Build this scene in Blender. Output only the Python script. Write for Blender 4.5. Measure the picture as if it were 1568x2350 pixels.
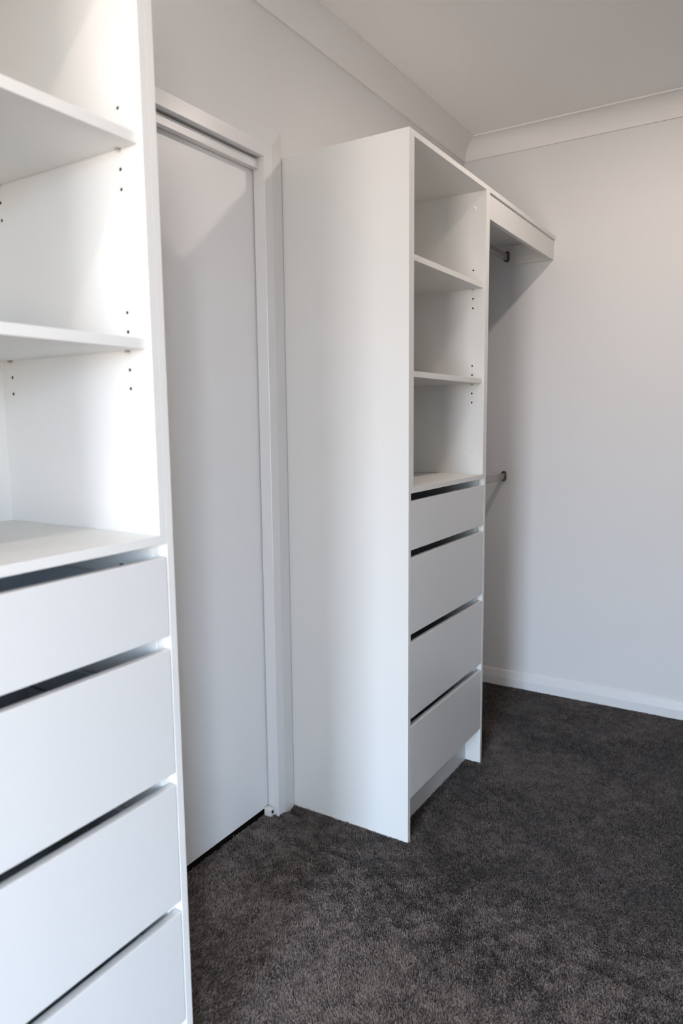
import bpy, bmesh, math, random
import numpy as np
from mathutils import Vector, Matrix

for o in list(bpy.data.objects):
    bpy.data.objects.remove(o)
S = bpy.context.scene
COL = S.collection
random.seed(4)
RNG = np.random.default_rng(7)

# ------------------------------------------------------------------ camera, world, window light, exposure
cd = bpy.data.cameras.new('camera')
cam = bpy.data.objects.new('camera', cd)
COL.objects.link(cam)
S.camera = cam
CAM = Vector((-1.8440, -1.3578, 1.2943))
RIGHT = Vector((0.52991304, -0.84799208, -0.01007915))
UP = Vector((0.11431188, 0.05964719, 0.99165266))
FWD = Vector((0.84031242, 0.52664185, -0.12854339))
m = Matrix.Identity(4)
for i in range(3):
    m[i][0], m[i][1], m[i][2], m[i][3] = RIGHT[i], UP[i], -FWD[i], CAM[i]
cam.matrix_world = m
cd.sensor_fit = 'VERTICAL'
cd.sensor_height = 36.0
cd.sensor_width = 24.0
cd.lens = 1642.14 / 2350 * 36.0
cd.clip_start = 0.02
cd.dof.use_dof = True
cd.dof.focus_distance = 2.25
cd.dof.aperture_fstop = 3.4

S.view_settings.view_transform = 'Standard'
S.view_settings.look = 'None'
S.view_settings.gamma = 1.0
S.view_settings.use_curve_mapping = False
S.view_settings.exposure = 0.25

SKY = 46.0
world = bpy.data.worlds.new('daylight')
S.world = world
world.use_nodes = True
wn = world.node_tree
wn.nodes.clear()
w_out = wn.nodes.new('ShaderNodeOutputWorld')
w_bg = wn.nodes.new('ShaderNodeBackground')
w_tc = wn.nodes.new('ShaderNodeTexCoord')
w_sep = wn.nodes.new('ShaderNodeSeparateXYZ')
w_ramp = wn.nodes.new('ShaderNodeValToRGB')
w_map = wn.nodes.new('ShaderNodeMapRange')
w_map.inputs['From Min'].default_value = -1
w_map.inputs['From Max'].default_value = 1
wn.links.new(w_tc.outputs['Generated'], w_sep.inputs[0])
wn.links.new(w_sep.outputs['Z'], w_map.inputs['Value'])
wn.links.new(w_map.outputs['Result'], w_ramp.inputs['Fac'])
wn.links.new(w_ramp.outputs['Color'], w_bg.inputs['Color'])
wn.links.new(w_bg.outputs['Background'], w_out.inputs['Surface'])
cr = w_ramp.color_ramp
cr.elements[0].position = 0.0
cr.elements[0].color = (0.38, 0.33, 0.295, 1)          # paving and soil below the horizon
cr.elements[1].position = 1.0
cr.elements[1].color = (0.45, 0.64, 1.0, 1)             # zenith
for pos, c in ((0.485, (0.39, 0.345, 0.31, 1)), (0.515, (0.52, 0.61, 0.72, 1)), (0.60, (0.58, 0.76, 1.0, 1))):
    e = cr.elements.new(pos)
    e.color = c
w_bg.inputs['Strength'].default_value = SKY

# daylight openings out of view: one in the near end wall, one added in the right wall for fill light
XW, WY0, WY1, WZ0, WZ1 = -5.20, -1.85, -0.90, 0.06, 2.15
YF = -2.10        # right wall, behind the camera
VX0, VX1 = -3.30, -2.60
XN, YN = -0.35, -5.2   # unseen recess from XN to YN, added to dim bounce on the far drawers
def portal(name, w, h, mw):
    pl = bpy.data.lights.new(name, 'AREA')
    pl.shape = 'RECTANGLE'
    pl.size = w
    pl.size_y = h
    pl.cycles.is_portal = True
    po = bpy.data.objects.new(name, pl)
    COL.objects.link(po)
    po.matrix_world = mw
portal('opening_portal', WY1 - WY0, WZ1 - WZ0, Matrix(((0, 0, -1, XW), (1, 0, 0, (WY0 + WY1) / 2), (0, 1, 0, (WZ0 + WZ1) / 2), (0, 0, 0, 1))))
portal('opening_portal', VX1 - VX0, WZ1 - WZ0, Matrix(((-1, 0, 0, (VX0 + VX1) / 2), (0, 0, -1, YF), (0, 1, 0, (WZ0 + WZ1) / 2), (0, 0, 0, 1))))  # portal of the opening added for fill light

LAMP_POWER = (7.0, 5.2)
LAMP_COLOR = (1.0, 0.87, 0.79)
LAMPS = ((0.52, -1.0), (-1.62, -1.0))

S.cycles.max_bounces = 10
S.cycles.diffuse_bounces = 8
S.cycles.glossy_bounces = 4
S.cycles.sample_clamp_indirect = 6.0
S.cycles.caustics_reflective = False
S.cycles.caustics_refractive = False

# ------------------------------------------------------------------ measures (metres)
L = 1.4224        # back wall
D, W, H = 0.4313, 0.6191, 2.0788
G = 0.016         # board thickness
ZC, ZCE, CW = 2.4639, 2.5476, 0.0745
CARPET = 0.009    # pile height, tips at z = 0

# ------------------------------------------------------------------ materials
def mat(name, col, rough=0.5, metal=0.0, spec=0.5, bump=None, var=None, coat=0.0):
    """bump = (scale, strength, distance, stretch); var = (scale, amount) slow colour unevenness."""
    M = bpy.data.materials.new(name)
    M.use_nodes = True
    nt = M.node_tree
    b = nt.nodes['Principled BSDF']
    b.inputs['Base Color'].default_value = (*col, 1)
    b.inputs['Roughness'].default_value = rough
    b.inputs['Metallic'].default_value = metal
    b.inputs['Specular IOR Level'].default_value = spec
    b.inputs['Coat Weight'].default_value = coat
    tc = nt.nodes.new('ShaderNodeTexCoord')
    if var:
        n = nt.nodes.new('ShaderNodeTexNoise')
        n.inputs['Scale'].default_value = var[0]
        n.inputs['Detail'].default_value = 3
        mr = nt.nodes.new('ShaderNodeMapRange')
        mr.inputs['To Min'].default_value = 1 - var[1]
        mr.inputs['To Max'].default_value = 1 + var[1]
        mx = nt.nodes.new('ShaderNodeMix')
        mx.data_type = 'RGBA'
        mx.blend_type = 'MULTIPLY'
        mx.inputs[0].default_value = 1
        mx.inputs[6].default_value = (*col, 1)
        nt.links.new(tc.outputs['Object'], n.inputs['Vector'])
        nt.links.new(n.outputs['Fac'], mr.inputs['Value'])
        nt.links.new(mr.outputs['Result'], mx.inputs[7])
        nt.links.new(mx.outputs[2], b.inputs['Base Color'])
    if bump:
        n = nt.nodes.new('ShaderNodeTexNoise')
        n.inputs['Scale'].default_value = bump[0]
        n.inputs['Detail'].default_value = 2
        mp = nt.nodes.new('ShaderNodeMapping')
        mp.inputs['Scale'].default_value = bump[3] if len(bump) > 3 else (1, 1, 1)
        bp = nt.nodes.new('ShaderNodeBump')
        bp.inputs['Strength'].default_value = bump[1]
        bp.inputs['Distance'].default_value = bump[2]
        nt.links.new(tc.outputs['Object'], mp.inputs['Vector'])
        nt.links.new(mp.outputs['Vector'], n.inputs['Vector'])
        nt.links.new(n.outputs['Fac'], bp.inputs['Height'])
        nt.links.new(bp.outputs['Normal'], b.inputs['Normal'])
    return M

M_WALL = mat('wall_paint', (0.70, 0.695, 0.69), 0.55, spec=0.35, bump=(260, 0.05, 0.001), var=(1.3, 0.012))
M_CEIL = mat('ceiling_paint', (0.86, 0.85, 0.83), 0.8, spec=0.2, bump=(300, 0.05, 0.001))
M_CORN = mat('cornice_paint', (0.77, 0.76, 0.745), 0.7, spec=0.25)
M_TRIM = mat('gloss_trim_paint', (0.72, 0.715, 0.71), 0.30, spec=0.45, bump=(60, 0.03, 0.0006))
M_DOOR = mat('door_paint', (0.80, 0.795, 0.79), 0.34, spec=0.45, bump=(45, 0.03, 0.0006))
M_MEL = mat('white_melamine', (0.73, 0.722, 0.695), 0.42, spec=0.45, bump=(420, 0.06, 0.0004, (1, 1, 0.12)))
M_EDGE = mat('edge_tape', (0.84, 0.83, 0.81), 0.35, spec=0.5)
M_FRONT = mat('drawer_front_melamine', (0.685, 0.68, 0.665), 0.33, spec=0.5, bump=(420, 0.05, 0.0004, (1, 1, 0.12)))
M_CHIP = mat('raw_chipboard', (0.10, 0.055, 0.028), 0.9, spec=0.1)
M_BOX = mat('drawer_metal', (0.62, 0.66, 0.70), 0.38, metal=0.25)  # blue skylight in the drawer gaps is put into this grey
M_DARK = mat('dark_steel', (0.018, 0.017, 0.017), 0.4, metal=0.4)
M_STEEL = mat('satin_steel', (0.62, 0.58, 0.53), 0.32, metal=0.9)
M_RAIL = mat('anodised_rail', (0.40, 0.37, 0.345), 0.36, metal=0.6)
M_SOCKET = mat('rail_socket_chrome', (0.16, 0.14, 0.125), 0.3, metal=0.85)  # dark reflections in the chrome are put into the base colour
M_PLAST = mat('white_plastic', (0.72, 0.71, 0.68), 0.35)
M_BASE = mat('carpet_backing', (0.034, 0.028, 0.025), 0.95, spec=0.05)

M_LENS = bpy.data.materials.new('lamp_lens')
M_LENS.use_nodes = True
_b = M_LENS.node_tree.nodes['Principled BSDF']
_b.inputs['Base Color'].default_value = (0.9, 0.88, 0.85, 1)
_b.inputs['Emission Color'].default_value = (*LAMP_COLOR, 1)
_b.inputs['Emission Strength'].default_value = 4.0

# ------------------------------------------------------------------ helpers
def finish(name, bm, material, parent=None, base=(0, 0, 0), smooth=False):
    me = bpy.data.meshes.new(name)
    bmesh.ops.recalc_face_normals(bm, faces=bm.faces)
    bm.to_mesh(me)
    bm.free()
    if parent is not None:
        base = root_loc(parent)
    me.transform(Matrix.Translation(-Vector(base)))
    mats = material if isinstance(material, (list, tuple)) else [material]
    for x in mats:
        me.materials.append(x)
    if smooth:
        for p in me.polygons:
            p.use_smooth = True
    o = bpy.data.objects.new(name, me)
    COL.objects.link(o)
    if parent is not None:
        o.parent = parent
    else:
        o.location = base
    return o

def root_loc(o):
    while o.parent:
        o = o.parent
    return o.location

def thing(name, loc, label, cat, group=None):
    o = bpy.data.objects.new(name, None)
    COL.objects.link(o)
    o.location = loc
    o.empty_display_size = 0.05
    tag(o, label, cat, group)
    return o

def tag(o, label, cat, group=None):
    o['label'] = label
    o['category'] = cat
    if group:
        o['group'] = group

def structure(o):
    o['kind'] = 'structure'
    return o

def box(bm, x0, x1, y0, y1, z0, z1, bev=0.0):
    x0, x1 = min(x0, x1), max(x0, x1)
    y0, y1 = min(y0, y1), max(y0, y1)
    z0, z1 = min(z0, z1), max(z0, z1)
    vs = [bm.verts.new(p) for p in ((x0, y0, z0), (x1, y0, z0), (x1, y1, z0), (x0, y1, z0),
                                    (x0, y0, z1), (x1, y0, z1), (x1, y1, z1), (x0, y1, z1))]
    fs = [bm.faces.new([vs[i] for i in f]) for f in ((3, 2, 1, 0), (4, 5, 6, 7), (0, 1, 5, 4), (1, 2, 6, 5), (2, 3, 7, 6), (3, 0, 4, 7))]
    if bev:
        es = list({e for f in fs for e in f.edges})
        bmesh.ops.bevel(bm, geom=es, offset=bev, segments=2, profile=0.6, affect='EDGES')
    return fs

def board(name, x0, x1, y0, y1, z0, z1, material, parent, bev=0.0007):
    bm = bmesh.new()
    box(bm, x0, x1, y0, y1, z0, z1, bev)
    return finish(name, bm, material, parent)

def prism(bm, profile, p0, p1, to3d):
    """extrude a closed 2-D profile between two stations; to3d(u, v, s) gives the point"""
    a = [bm.verts.new(to3d(u, v, p0, 0)) for u, v in profile]
    b = [bm.verts.new(to3d(u, v, p1, 1)) for u, v in profile]
    n = len(profile)
    for i in range(n):
        bm.faces.new((a[i], a[(i + 1) % n], b[(i + 1) % n], b[i]))
    bm.faces.new(a[::-1])
    bm.faces.new(b)

def cyl(bm, c, axis, r, length, seg=20, r2=None, squash=1.0):
    """cylinder from c along axis ('x','y','z'); squash flattens its first cross direction"""
    r2 = r if r2 is None else r2
    ring = []
    for k, rr in ((0, r), (1, r2)):
        vs = []
        for i in range(seg):
            t = 2 * math.pi * i / seg
            u, v = rr * math.cos(t) * squash, rr * math.sin(t)
            s = k * length
            p = {'x': (s, u, v), 'y': (u, s, v), 'z': (u, v, s)}[axis]
            vs.append(bm.verts.new((c[0] + p[0], c[1] + p[1], c[2] + p[2])))
        ring.append(vs)
    for i in range(seg):
        j = (i + 1) % seg
        bm.faces.new((ring[0][i], ring[0][j], ring[1][j], ring[1][i]))
    bm.faces.new(ring[0][::-1])
    bm.faces.new(ring[1])

def stadium(hw, hh, seg=10):
    """upright rounded slot outline: half width hw, half height hh"""
    pts = []
    for i in range(seg + 1):
        t = math.pi * i / seg
        pts.append((hw * math.cos(t), hh - hw + hw * math.sin(t)))
    for i in range(seg + 1):
        t = math.pi + math.pi * i / seg
        pts.append((hw * math.cos(t), -(hh - hw) + hw * math.sin(t)))
    return pts

def drilled(name, x0, x1, y0, y1, z0, z1, inner_x, holes, material, parent, r=0.0031, depth=0.011):
    """a board whose face at inner_x carries drilled shelf-pin holes with raw chipboard inside"""
    bm = bmesh.new()
    box(bm, x0, x1, y0, y1, z0, z1, 0.0007)
    me = bpy.data.meshes.new('drill_board')
    bmesh.ops.recalc_face_normals(bm, faces=bm.faces)
    bm.to_mesh(me); bm.free()
    o = bpy.data.objects.new('drill_board', me); COL.objects.link(o)
    sgn = 1 if inner_x < (x0 + x1) / 2 else -1
    bm = bmesh.new()
    for (y, z) in holes:
        cyl(bm, (inner_x - 0.004 if sgn > 0 else inner_x - depth, y, z), 'x', r, depth + 0.004, 14)
    mc = bpy.data.meshes.new('drill_bits')
    bmesh.ops.recalc_face_normals(bm, faces=bm.faces)
    bm.to_mesh(mc); bm.free()
    c = bpy.data.objects.new('drill_bits', mc); COL.objects.link(c)
    md = o.modifiers.new('holes', 'BOOLEAN')
    md.operation = 'DIFFERENCE'; md.object = c; md.solver = 'EXACT'
    dg = bpy.context.evaluated_depsgraph_get()
    dg.update()
    res = bpy.data.meshes.new_from_object(o.evaluated_get(dg))
    bpy.data.objects.remove(o); bpy.data.objects.remove(c)
    bpy.data.meshes.remove(mc)
    res.name = name
    res.materials.clear()
    res.materials.append(material); res.materials.append(M_CHIP)
    e = 0.0012
    for p in res.polygons:
        k = p.center
        inside = x0 + e < k.x < x1 - e and y0 + e < k.y < y1 - e and z0 + e < k.z < z1 - e
        p.material_index = 1 if inside else 0
    res.transform(Matrix.Translation(-root_loc(parent)))
    ob = bpy.data.objects.new(name, res)
    COL.objects.link(ob)
    ob.parent = parent
    return ob

# ------------------------------------------------------------------ the room
T = 0.10
bm = bmesh.new()
box(bm, XW - T, L + T, YN - T, 0.11, -CARPET - 0.05, -CARPET)
structure(finish('floor', bm, M_BASE))

bm = bmesh.new()
box(bm, XW - T, L + T, YN - T, 0.11, ZCE, ZCE + 0.06)
structure(finish('ceiling', bm, M_CEIL))

# door opening in the left wall (y = 0)
OX0, OX1, OZ = -0.862, -0.105, 2.054
bm = bmesh.new()
box(bm, XW - T, OX0, 0.0, 0.020, -CARPET, ZCE)
box(bm, OX1, L + T, 0.0, 0.020, -CARPET, ZCE)
box(bm, OX0, OX1, 0.0, 0.020, OZ, ZCE)
box(bm, XW - T, L + T, 0.080, 0.110, -CARPET, ZCE)
box(bm, XW - T, XW - T + 0.02, 0.020, 0.080, -CARPET, ZCE)
box(bm, L + T - 0.02, L + T, 0.020, 0.080, -CARPET, ZCE)
structure(finish('wall_left', bm, M_WALL))

bm = bmesh.new()
box(bm, L, L + T, YN - T, 0.0, -CARPET, ZCE)
structure(finish('wall_back', bm, M_WALL))

bm = bmesh.new()
box(bm, XW - T, VX0, YF - T, YF, -CARPET, ZCE)
box(bm, VX1, XN, YF - T, YF, -CARPET, ZCE)
box(bm, VX0, VX1, YF - T, YF, -CARPET, WZ0)
box(bm, VX0, VX1, YF - T, YF, WZ1, ZCE)
box(bm, XN - T, XN, YN, YF - T, -CARPET, ZCE)
box(bm, -2.05, -1.95, YF, -1.58, -CARPET, ZCE)          # unseen nib behind the camera, added to block light from the added opening
box(bm, XN - T, L + T, YN - T, YN, -CARPET, ZCE)
structure(finish('wall_right', bm, M_WALL))

bm = bmesh.new()
box(bm, XW - T, XW, YF, WY0, -CARPET, ZCE)
box(bm, XW - T, XW, WY1, 0.0, -CARPET, ZCE)
box(bm, XW - T, XW, WY0, WY1, -CARPET, WZ0)
box(bm, XW - T, XW, WY0, WY1, WZ1, ZCE)
structure(finish('wall_near', bm, M_WALL))

# window frame around the near opening
bm = bmesh.new()
f = 0.03
box(bm, XW - 0.07, XW - 0.03, WY0, WY0 + f, WZ0, WZ1, 0.002)
box(bm, XW - 0.07, XW - 0.03, WY1 - f, WY1, WZ0, WZ1, 0.002)
box(bm, XW - 0.07, XW - 0.03, WY0 + f, WY1 - f, WZ0, WZ0 + f, 0.002)
box(bm, XW - 0.07, XW - 0.03, WY0 + f, WY1 - f, WZ1 - f, WZ1, 0.002)
structure(finish('window_1', bm, M_TRIM))
bm = bmesh.new()
box(bm, VX0, VX0 + f, YF - 0.07, YF - 0.03, WZ0, WZ1, 0.002)
box(bm, VX1 - f, VX1, YF - 0.07, YF - 0.03, WZ0, WZ1, 0.002)
box(bm, VX0 + f, VX1 - f, YF - 0.07, YF - 0.03, WZ0, WZ0 + f, 0.002)
box(bm, VX0 + f, VX1 - f, YF - 0.07, YF - 0.03, WZ1 - f, WZ1, 0.002)
structure(finish('added_opening', bm, M_TRIM))  # frame of the unseen opening added to brighten near tower and door

# cove cornices: profile (distance from wall, drop below ceiling)
def cove():
    drop = ZCE - ZC
    pts = [(0.0, 0.0), (CW, 0.0), (CW, 0.006)]
    n = 12
    r_u, r_v = CW - 0.008, drop - 0.006
    for i in range(n + 1):
        t = (math.pi / 2) * i / n
        pts.append((0.008 + r_u * (1 - math.sin(t)) , 0.006 + r_v * (1 - math.cos(t)) * 1.0))
    pts[-1] = (0.008, drop)
    pts.append((0.0, drop))
    return pts
PROF = cove()
bm = bmesh.new()
prism(bm, PROF, XW, L, lambda u, v, s, e: ((s - u) if e else s, -u, ZCE - v))
structure(finish('trim_1', bm, M_CORN))
bm = bmesh.new()
prism(bm, PROF, 0.0, YN, lambda u, v, s, e: (L - u, s if e else s - u, ZCE - v))
structure(finish('trim_2', bm, M_CORN))

# half-splayed skirting, 74 mm
SK = [(0.0, -CARPET), (0.012, -CARPET), (0.012, 0.0385), (0.0113, 0.0402), (0.0065, 0.0715), (0.0055, 0.0739), (0.0, 0.0739)]
bm = bmesh.new()
prism(bm, SK, 0.0, YN, lambda u, v, s, e: (L - u, s, v))
structure(finish('baseboard_back', bm, M_TRIM))
bm = bmesh.new()
prism(bm, SK, W, L - 0.012, lambda u, v, s, e: (s, -u, v))
structure(finish('baseboard_left', bm, M_TRIM))
bm = bmesh.new()
prism(bm, SK, XW, XN, lambda u, v, s, e: (s, YF + u, v))
structure(finish('baseboard_right', bm, M_TRIM))

# door set: sliding leaf, architrave, jamb lining, pelmet strip, floor guide
DX1, DZ = -0.109, 2.050
bm = bmesh.new()
box(bm, -0.93, -0.075, 0.0285, 0.0635, 0.036, 2.075, 0.002)
structure(finish('door_1', bm, M_DOOR))

AR = [(0.0, 0.0), (0.0, 0.0165), (0.0012, 0.018), (0.0385, 0.018), (0.0405, 0.0172), (0.101, 0.004), (0.1025, 0.0025), (0.1025, 0.0)]
def leg(bm, side):
    # side=+1 right leg, -1 left leg; mitred at the top
    x_in = DX1 if side > 0 else OX0 + 0.004
    prism(bm, AR, -CARPET, 0, lambda u, v, s, e: (x_in + side * u, -v, (DZ + u) if e else s))
bm = bmesh.new()
leg(bm, 1)
leg(bm, -1)
xl = OX0 + 0.004
prism(bm, AR, xl, DX1, lambda u, v, s, e: (s + u if e else s - u, -v, DZ + u))
structure(finish('trim_3', bm, M_TRIM))

bm = bmesh.new()
box(bm, DX1 + 0.002, OX1, -0.0005, 0.0235, -CARPET, DZ + 0.002, 0.0006)
box(bm, OX0, OX0 + 0.006, -0.0005, 0.0235, -CARPET, DZ + 0.002, 0.0006)
box(bm, OX0, OX1, -0.0005, 0.0235, DZ + 0.002, DZ + 0.004, 0.0006)
structure(finish('trim_4', bm, M_TRIM))

bm = bmesh.new()
box(bm, OX0 + 0.008, DX1 + 0.0015, 0.0055, 0.0245, 2.0195, 2.0455, 0.0012)
structure(finish('trim_5', bm, M_TRIM))

g = thing('door_guide', (-0.119, 0.004, 0.0), 'small white plastic floor guide with a dark screw beside the sliding door foot', 'door guide')
bm = bmesh.new()
box(bm, -0.130, -0.1095, 0.0, 0.026, 0.004, 0.043, 0.004)
finish('guide_block', bm, M_PLAST, g)
bm = bmesh.new()
cyl(bm, (-0.1195, -0.0022, 0.0310), 'y', 0.0050, 0.004, 18)
s_ = finish('screw', bm, M_DARK, g)
s_['label'] = 'dark countersunk screw'

# ------------------------------------------------------------------ ceiling downlights (they light the room from just above the frame)
for i, (lx, ly) in enumerate(LAMPS):
    lab = ('recessed round ceiling downlight in front of the far wardrobe tower',
           'recessed round ceiling downlight in front of the near wardrobe tower')[i]
    t = thing('downlight', (lx, ly, ZCE), lab, 'ceiling light', 'recessed downlights')
    bm = bmesh.new()
    n = 40
    rings = [(0.056, ZCE), (0.056, ZCE - 0.003), (0.052, ZCE - 0.005), (0.043, ZCE - 0.004), (0.041, ZCE)]
    vs = [[bm.verts.new((lx + r * math.cos(2 * math.pi * k / n), ly + r * math.sin(2 * math.pi * k / n), z)) for k in range(n)] for r, z in rings]
    for a, b in zip(vs, vs[1:]):
        for k in range(n):
            bm.faces.new((a[k], a[(k + 1) % n], b[(k + 1) % n], b[k]))
    finish('trim_ring', bm, M_PLAST, t, smooth=True)
    bm = bmesh.new()
    cyl(bm, (lx, ly, ZCE - 0.0015), 'z', 0.0405, 0.0012, n)
    finish('lens', bm, M_LENS, t)
    ld = bpy.data.lights.new('downlight_lamp', 'AREA')
    ld.shape = 'DISK'
    ld.size = 0.078
    ld.energy = LAMP_POWER[i]
    ld.color = LAMP_COLOR
    lo = bpy.data.objects.new('downlight_lamp', ld)
    COL.objects.link(lo)
    lo.parent = t
    lo.location = (0, 0, -0.006)

# ------------------------------------------------------------------ wardrobe towers
def tower(x0, x1, depth, zbt, zbb, drawers, shelves, shelf_t, shelf_front, hole_z, hole_y, kick, label, pin_y_back=0.0495):
    """outer gables at x0 and x1; open shelves above, four drawers below"""
    t = thing('wardrobe_tower', ((x0 + x1) / 2, -depth / 2, 0.0), label, 'wardrobe')
    g, f = G, -depth
    yb = -0.0015                                         # back of the unit, against the wall
    foot = -CARPET + 0.0005
    a0, a1 = x0 + g, x1 - g                              # between gables
    c0, c1 = x0 + 2 * g, x1 - 2 * g                      # inside the carcass
    board('side_panel', x0, a0, f, yb, foot, H, M_MEL, t)
    board('side_panel', a1, x1, f, yb, foot, H, M_MEL, t)
    # upper open box, flush with the gables
    board('top_board', a0, a1, f, yb, H - g, H, M_MEL, t)
    holes = [(-hy, hz + k * 0.032) for hz in hole_z for k in (-2, -1, 0, 1, 2) for hy in (hole_y, pin_y_back)]
    drilled('inner_side', a0, c0, f, yb, zbt, H - g, c0, holes, M_MEL, t)
    drilled('inner_side', c1, a1, f, yb, zbt, H - g, c1, holes, M_MEL, t)
    board('bottom_board', a0, a1, f, yb, zbb, zbt, M_MEL, t)
    board('back_panel', c0, c1, yb - 0.0157, yb, zbt, H - g, M_MEL, t, 0.0)
    for zs, hz in zip(shelves, hole_z):
        sh = board('shelf', c0 + 0.0008, c1 - 0.0008, -shelf_front, yb - 0.018, zs - shelf_t, zs, M_MEL, t, 0.0009)
        for side in (0, 1):
            for yy in (hole_y, pin_y_back):
                bm = bmesh.new()
                xs = c1 - 0.008 if side else c0 - 0.002
                cyl(bm, (xs, -yy, zs - shelf_t - 0.0024), 'x', 0.0024, 0.010, 14)
                p = finish('shelf_pin', bm, M_STEEL, sh)
                p['label'] = 'small metal shelf pin'
    # lower carcass, set back behind the drawer fronts
    cf = f + 0.0185
    zk = drawers[-1][1] - 0.002
    board('carcass_side', a0, c0, cf, yb, zk, zbb, M_MEL, t)
    board('carcass_side', c1, a1, cf, yb, zk, zbb, M_MEL, t)
    board('carcass_back', c0, c1, yb - 0.016, yb, zk, zbb, M_MEL, t, 0.0)
    board('carcass_floor', c0, c1, cf, yb - 0.016, zk, zk + g, M_MEL, t)
    board('kickboard', a0, a1, f + kick, f + kick + g, foot, zk - 0.0002, M_MEL, t)
    for i, (zt, zb) in enumerate(drawers):
        dr = board('drawer', a0 + 0.0018, a1 - 0.0018, f + 0.0003, f + 0.0165, zb, zt, M_FRONT, t, 0.0012)
        drop = 0.036 if i == 0 else 0.072
        z_top, z_mid, z_low = zt - drop, zt - drop - 0.057, zb + 0.028
        yf_, yb_ = f + 0.0167, yb - 0.05
        bm = bmesh.new()
        bx0, bx1 = c0 + 0.005, c1 - 0.005
        wl = 0.012
        for (p0, p1) in ((bx0, bx0 + wl), (bx1 - wl, bx1)):
            if z_mid - 0.004 > z_low + 0.01:
                box(bm, p0, p1, yf_, yb_, z_mid, z_top, 0.001)
                q = (p0, p1 + 0.004) if p0 == bx0 else (p0 - 0.004, p1)
                box(bm, q[0], q[1], yf_, yb_, z_low, z_mid - 0.004, 0.001)
            else:
                box(bm, p0, p1, yf_, yb_, z_low, z_top, 0.001)
        box(bm, bx0 + wl, bx1 - wl, yb_ - 0.012, yb_, z_low, z_top - 0.01, 0.001)
        box(bm, bx0 + wl, bx1 - wl, yf_, yb_ - 0.012, z_low, z_low + 0.012)
        bx = finish('drawer_box', bm, M_BOX, dr)
        bx['label'] = 'metal drawer box, skylight blue put into its grey, behind the white front'
    return t, a0, a1, c0, c1

far, fa0, fa1, fc0, fc1 = tower(
    0.0, W, D, 1.0937, 1.0780,
    [(1.0546, 0.9095), (0.8862, 0.6540), (0.6278, 0.3902), (0.3638, 0.1346)],
    (1.7564, 1.4308), 0.0172, 0.4225, (1.7392, 1.4125), 0.3859, 0.0586,
    'tall white tower of open shelves and drawers with a blank side beside the sliding door')
near, na0, na1, nc0, nc1 = tower(
    -0.9406 - W, -0.9406, 0.4386, 1.0969, 1.0806,
    [(1.0571, 0.9136), (0.8891, 0.6551), (0.6316, 0.4011), (0.3789, 0.1532)],
    (1.7601, 1.4324), 0.0176, 0.4265, (1.7427, 1.4143), 0.3840, 0.0586,
    'white tower of open shelves and drawers nearest the camera, cut off by the left edge')

# white screw caps inside the far tower, a dark bolt inside the near one
for (y, z) in ((-0.388, 2.0071), (-0.385, 1.1782)):
    bm = bmesh.new()
    cyl(bm, (fc1 - 0.0022, y, z), 'x', 0.0045, 0.0025, 20, r2=0.0065)
    c = finish('screw_cap', bm, M_PLAST, far)
    c['label'] = 'white plastic screw cap'
bm = bmesh.new()
cyl(bm, (nc1 - 0.004, -0.3405, 1.0355), 'x', 0.0034, 0.005, 18)
c = finish('bolt', bm, M_DARK, near)
c['label'] = 'dark bolt head inside the drawer bay'

# ------------------------------------------------------------------ hanging space between the far tower and the back wall
hx0, hx1 = W + 0.0003, L - 0.0003
h = thing('hanging_shelf', ((hx0 + hx1) / 2, -D / 2, H - 0.1), 'white top shelf with a deep fascia board, between the far tower and back wall', 'shelf')
FY, FZ = -0.4255, 1.9785
board('top_board', hx0, hx1, -D, -0.0015, H - G, H, M_MEL, h)
board('fascia', hx0, hx1, FY, FY + G, FZ, H - G - 0.0002, M_MEL, h)
board('end_panel', hx1 - G, hx1, FY + G + 0.0003, -0.0015, FZ, H - G - 0.0002, M_MEL, h)

def rail(y, z, xa, xb, label):
    t = thing('clothes_rail', ((xa + xb) / 2, y, z), label, 'clothes rail', 'clothes rails in the hanging space')
    bm = bmesh.new()
    prof = stadium(0.0075, 0.015)
    prism(bm, prof, xa + 0.003, xb - 0.003, lambda u, v, s, e: (s, y + u, z + v))
    finish('tube', bm, M_RAIL, t)
    for (xx, d) in ((xa, 1), (xb, -1)):
        bm = bmesh.new()
        # cup: back plate with a raised rim that grips the tube's lower half, and a screw eye above
        prism(bm, stadium(0.0125, 0.024), xx + d * 0.0003, xx + d * 0.0035, lambda u, v, s, e: (s, y + u, z + v + 0.003))
        n = 10
        ro, ri = 0.0125, 0.0085
        outer = [(-ro, 0.008)] + [(ro * math.cos(math.pi + math.pi * k / n), -0.0085 + ro * math.sin(math.pi + math.pi * k / n)) for k in range(n + 1)] + [(ro, 0.008)]
        inner = [(ri, 0.008)] + [(ri * math.cos(-math.pi * k / n), -0.0085 + ri * math.sin(-math.pi * k / n)) for k in range(n + 1)] + [(-ri, 0.008)]
        prism(bm, outer + inner, xx + d * 0.003, xx + d * 0.013, lambda u, v, s, e: (s, y + u, z + v))
        cyl(bm, (xx + (0.003 if d > 0 else -0.005), y, z + 0.019), 'x', 0.0036, 0.002, 14)
        finish('socket', bm, M_SOCKET, t)['label'] = 'chrome rail socket with its dark reflections in the colour'
    return t
rail(-0.2190, 2.0125, hx0, hx1 - G, 'upper oval clothes rail, tucked under the white top shelf and fascia')
rail(-0.2185, 1.0185, hx0, hx1, 'lower oval clothes rail with dark socket, about waist high on the back wall')

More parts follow.
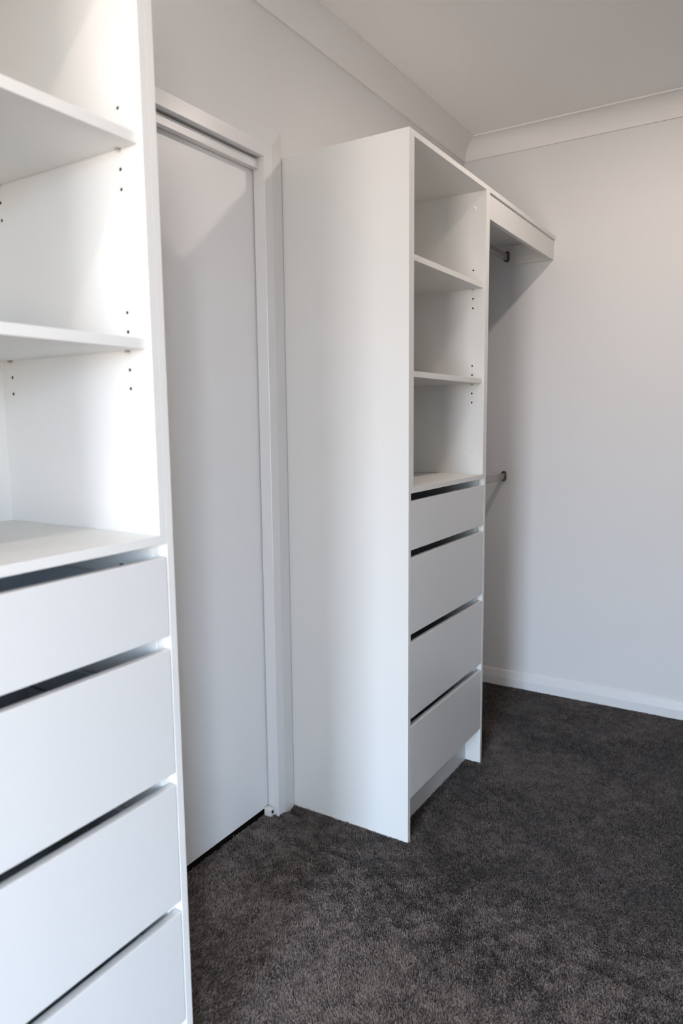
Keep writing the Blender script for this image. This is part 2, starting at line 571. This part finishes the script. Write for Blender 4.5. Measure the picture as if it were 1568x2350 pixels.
# ------------------------------------------------------------------ carpet pile
def vnoise(x, y, cell, seed):
    r = np.random.default_rng(seed)
    g = r.random((96, 96))
    u, v = x / cell + 31.3, y / cell + 47.7
    i, j = np.floor(u).astype(int), np.floor(v).astype(int)
    fu, fv = u - i, v - j
    fu, fv = fu * fu * (3 - 2 * fu), fv * fv * (3 - 2 * fv)
    i, j = i % 95, j % 95
    return (g[i, j] * (1 - fu) + g[i + 1, j] * fu) * (1 - fv) + (g[i, j + 1] * (1 - fu) + g[i + 1, j + 1] * fu) * fv

STEP = 0.0030
gx, gy = np.meshgrid(np.arange(-1.25, L - 0.010, STEP), np.arange(-1.75, 0.028, STEP), indexing='ij')
px = (gx + RNG.uniform(-0.5, 0.5, gx.shape) * STEP).ravel()
py = (gy + RNG.uniform(-0.5, 0.5, gy.shape) * STEP).ravel()
keep = (px < L - 0.0125)
keep &= ~((px > -0.001) & (px < 0.0165) & (py > -D - 0.001))
keep &= ~((px > W - 0.0165) & (px < W + 0.001) & (py > -D - 0.001))
keep &= ~((px > 0.0) & (px < W) & (py > -D + 0.0585))
keep &= ~((px > -0.9406 - W) & (px < -0.939) & (py > -0.4396 + 0.0))
keep &= ~((py > -0.001) & ((px > DX1 - 0.001) | (px < OX0)))
keep &= ~((px > DX1 - 0.001) & (px < -0.003) & (py > -0.019 + np.clip((px - DX1 - 0.04) / 0.062, 0, 1) * 0.014))
# only what this room shows to a viewer near the photograph's standpoint (with a generous margin)
dx, dy, dz = px - CAM.x, py - CAM.y, -CAM.z
zc = dx * FWD.x + dy * FWD.y + dz * FWD.z
xc = (dx * RIGHT.x + dy * RIGHT.y + dz * RIGHT.z) / np.maximum(zc, 1e-3)
yc = (dx * UP.x + dy * UP.y + dz * UP.z) / np.maximum(zc, 1e-3)
keep &= (zc > 0.2) & (np.abs(xc) < 0.4774 + 0.42) & (yc > -0.7155 - 0.30)
px, py = px[keep], py[keep]
N = len(px)

def lift(x, y):
    s = np.clip((y + 0.11) / 0.10, 0, 1)
    e = np.clip((-0.035 - x) / 0.06, 0, 1) * np.clip((x + 0.93) / 0.05, 0, 1)
    return 0.019 * s * s * (3 - 2 * s) * e * e * (3 - 2 * e)

n1 = vnoise(px, py, 0.16, 1)
n2 = vnoise(px, py, 0.055, 2)
n3 = vnoise(px, py, 0.022, 3)
n4 = vnoise(px, py, 0.34, 4)
nap = (n1 * 0.9 + n2 * 0.6 + n3 * 0.35 + n4 * 0.7) / 2.55
# pile leans away near the window and stands upright, reading darker, further in
lean = np.clip(0.04 - (px + 0.18) * 1.9 + (nap - 0.5) * 0.6 + (n3 - 0.5) * 0.4, -0.22 + (n2 - 0.5) * 0.4, 1.0)
AWAY = math.radians(28)
ang = AWAY + (n4 - 0.5) * 1.6 + RNG.normal(0, 0.35, N)
tilt = lean * 0.0100 + RNG.normal(0, 0.0016, N)
hgt = CARPET * (0.99 - 0.22 * lean * lean + (n3 - 0.5) * 0.16 + RNG.uniform(-0.13, 0.10, N))
z0 = -CARPET + lift(px, py)
P = np.zeros((N, 3, 3), np.float32)
for k, (th, tz) in enumerate(((0.0, 0.0), (0.35, 0.62), (1.0, 1.0))):
    P[:, k, 0] = px + np.cos(ang) * tilt * th
    P[:, k, 1] = py + np.sin(ang) * tilt * th
    P[:, k, 2] = z0 + hgt * tz
P[:, :, 0] = np.minimum(P[:, :, 0], L - 0.0122)
shade = np.clip(0.48 + (nap - 0.5) * 1.0 + (n3 - 0.5) * 0.3 + RNG.normal(0, 0.34, N), 0, 1)

M_PILE = bpy.data.materials.new('carpet_pile_yarn')
M_PILE.use_nodes = True
nt = M_PILE.node_tree
b = nt.nodes['Principled BSDF']
at = nt.nodes.new('ShaderNodeAttribute')
at.attribute_name = 'shade'
rp = nt.nodes.new('ShaderNodeValToRGB')
rp.color_ramp.elements[0].color = (0.024, 0.0175, 0.0145, 1)
rp.color_ramp.elements[1].color = (0.215, 0.176, 0.156, 1)
nt.links.new(at.outputs['Fac'], rp.inputs['Fac'])
nt.links.new(rp.outputs['Color'], b.inputs['Base Color'])
b.inputs['Roughness'].default_value = 0.62
b.inputs['Specular IOR Level'].default_value = 0.25
b.inputs['Sheen Weight'].default_value = 0.25
b.inputs['Sheen Roughness'].default_value = 0.5

hc = bpy.data.hair_curves.new('carpet_pile')
hc.add_curves([3] * N)
hc.attributes['position'].data.foreach_set('vector', P.ravel())
rad = hc.attributes.get('radius') or hc.attributes.new('radius', 'FLOAT', 'POINT')
rad.data.foreach_set('value', np.tile(np.array([0.00125, 0.00135, 0.00075], np.float32), N))
sh = hc.attributes.new('shade', 'FLOAT', 'CURVE')
sh.data.foreach_set('value', shade.astype(np.float32))
hc.materials.append(M_PILE)
carpet = bpy.data.objects.new('carpet_pile', hc)
COL.objects.link(carpet)
carpet['kind'] = 'stuff'
tag(carpet, 'dark brown-grey cut pile carpet covering the whole floor', 'carpet')
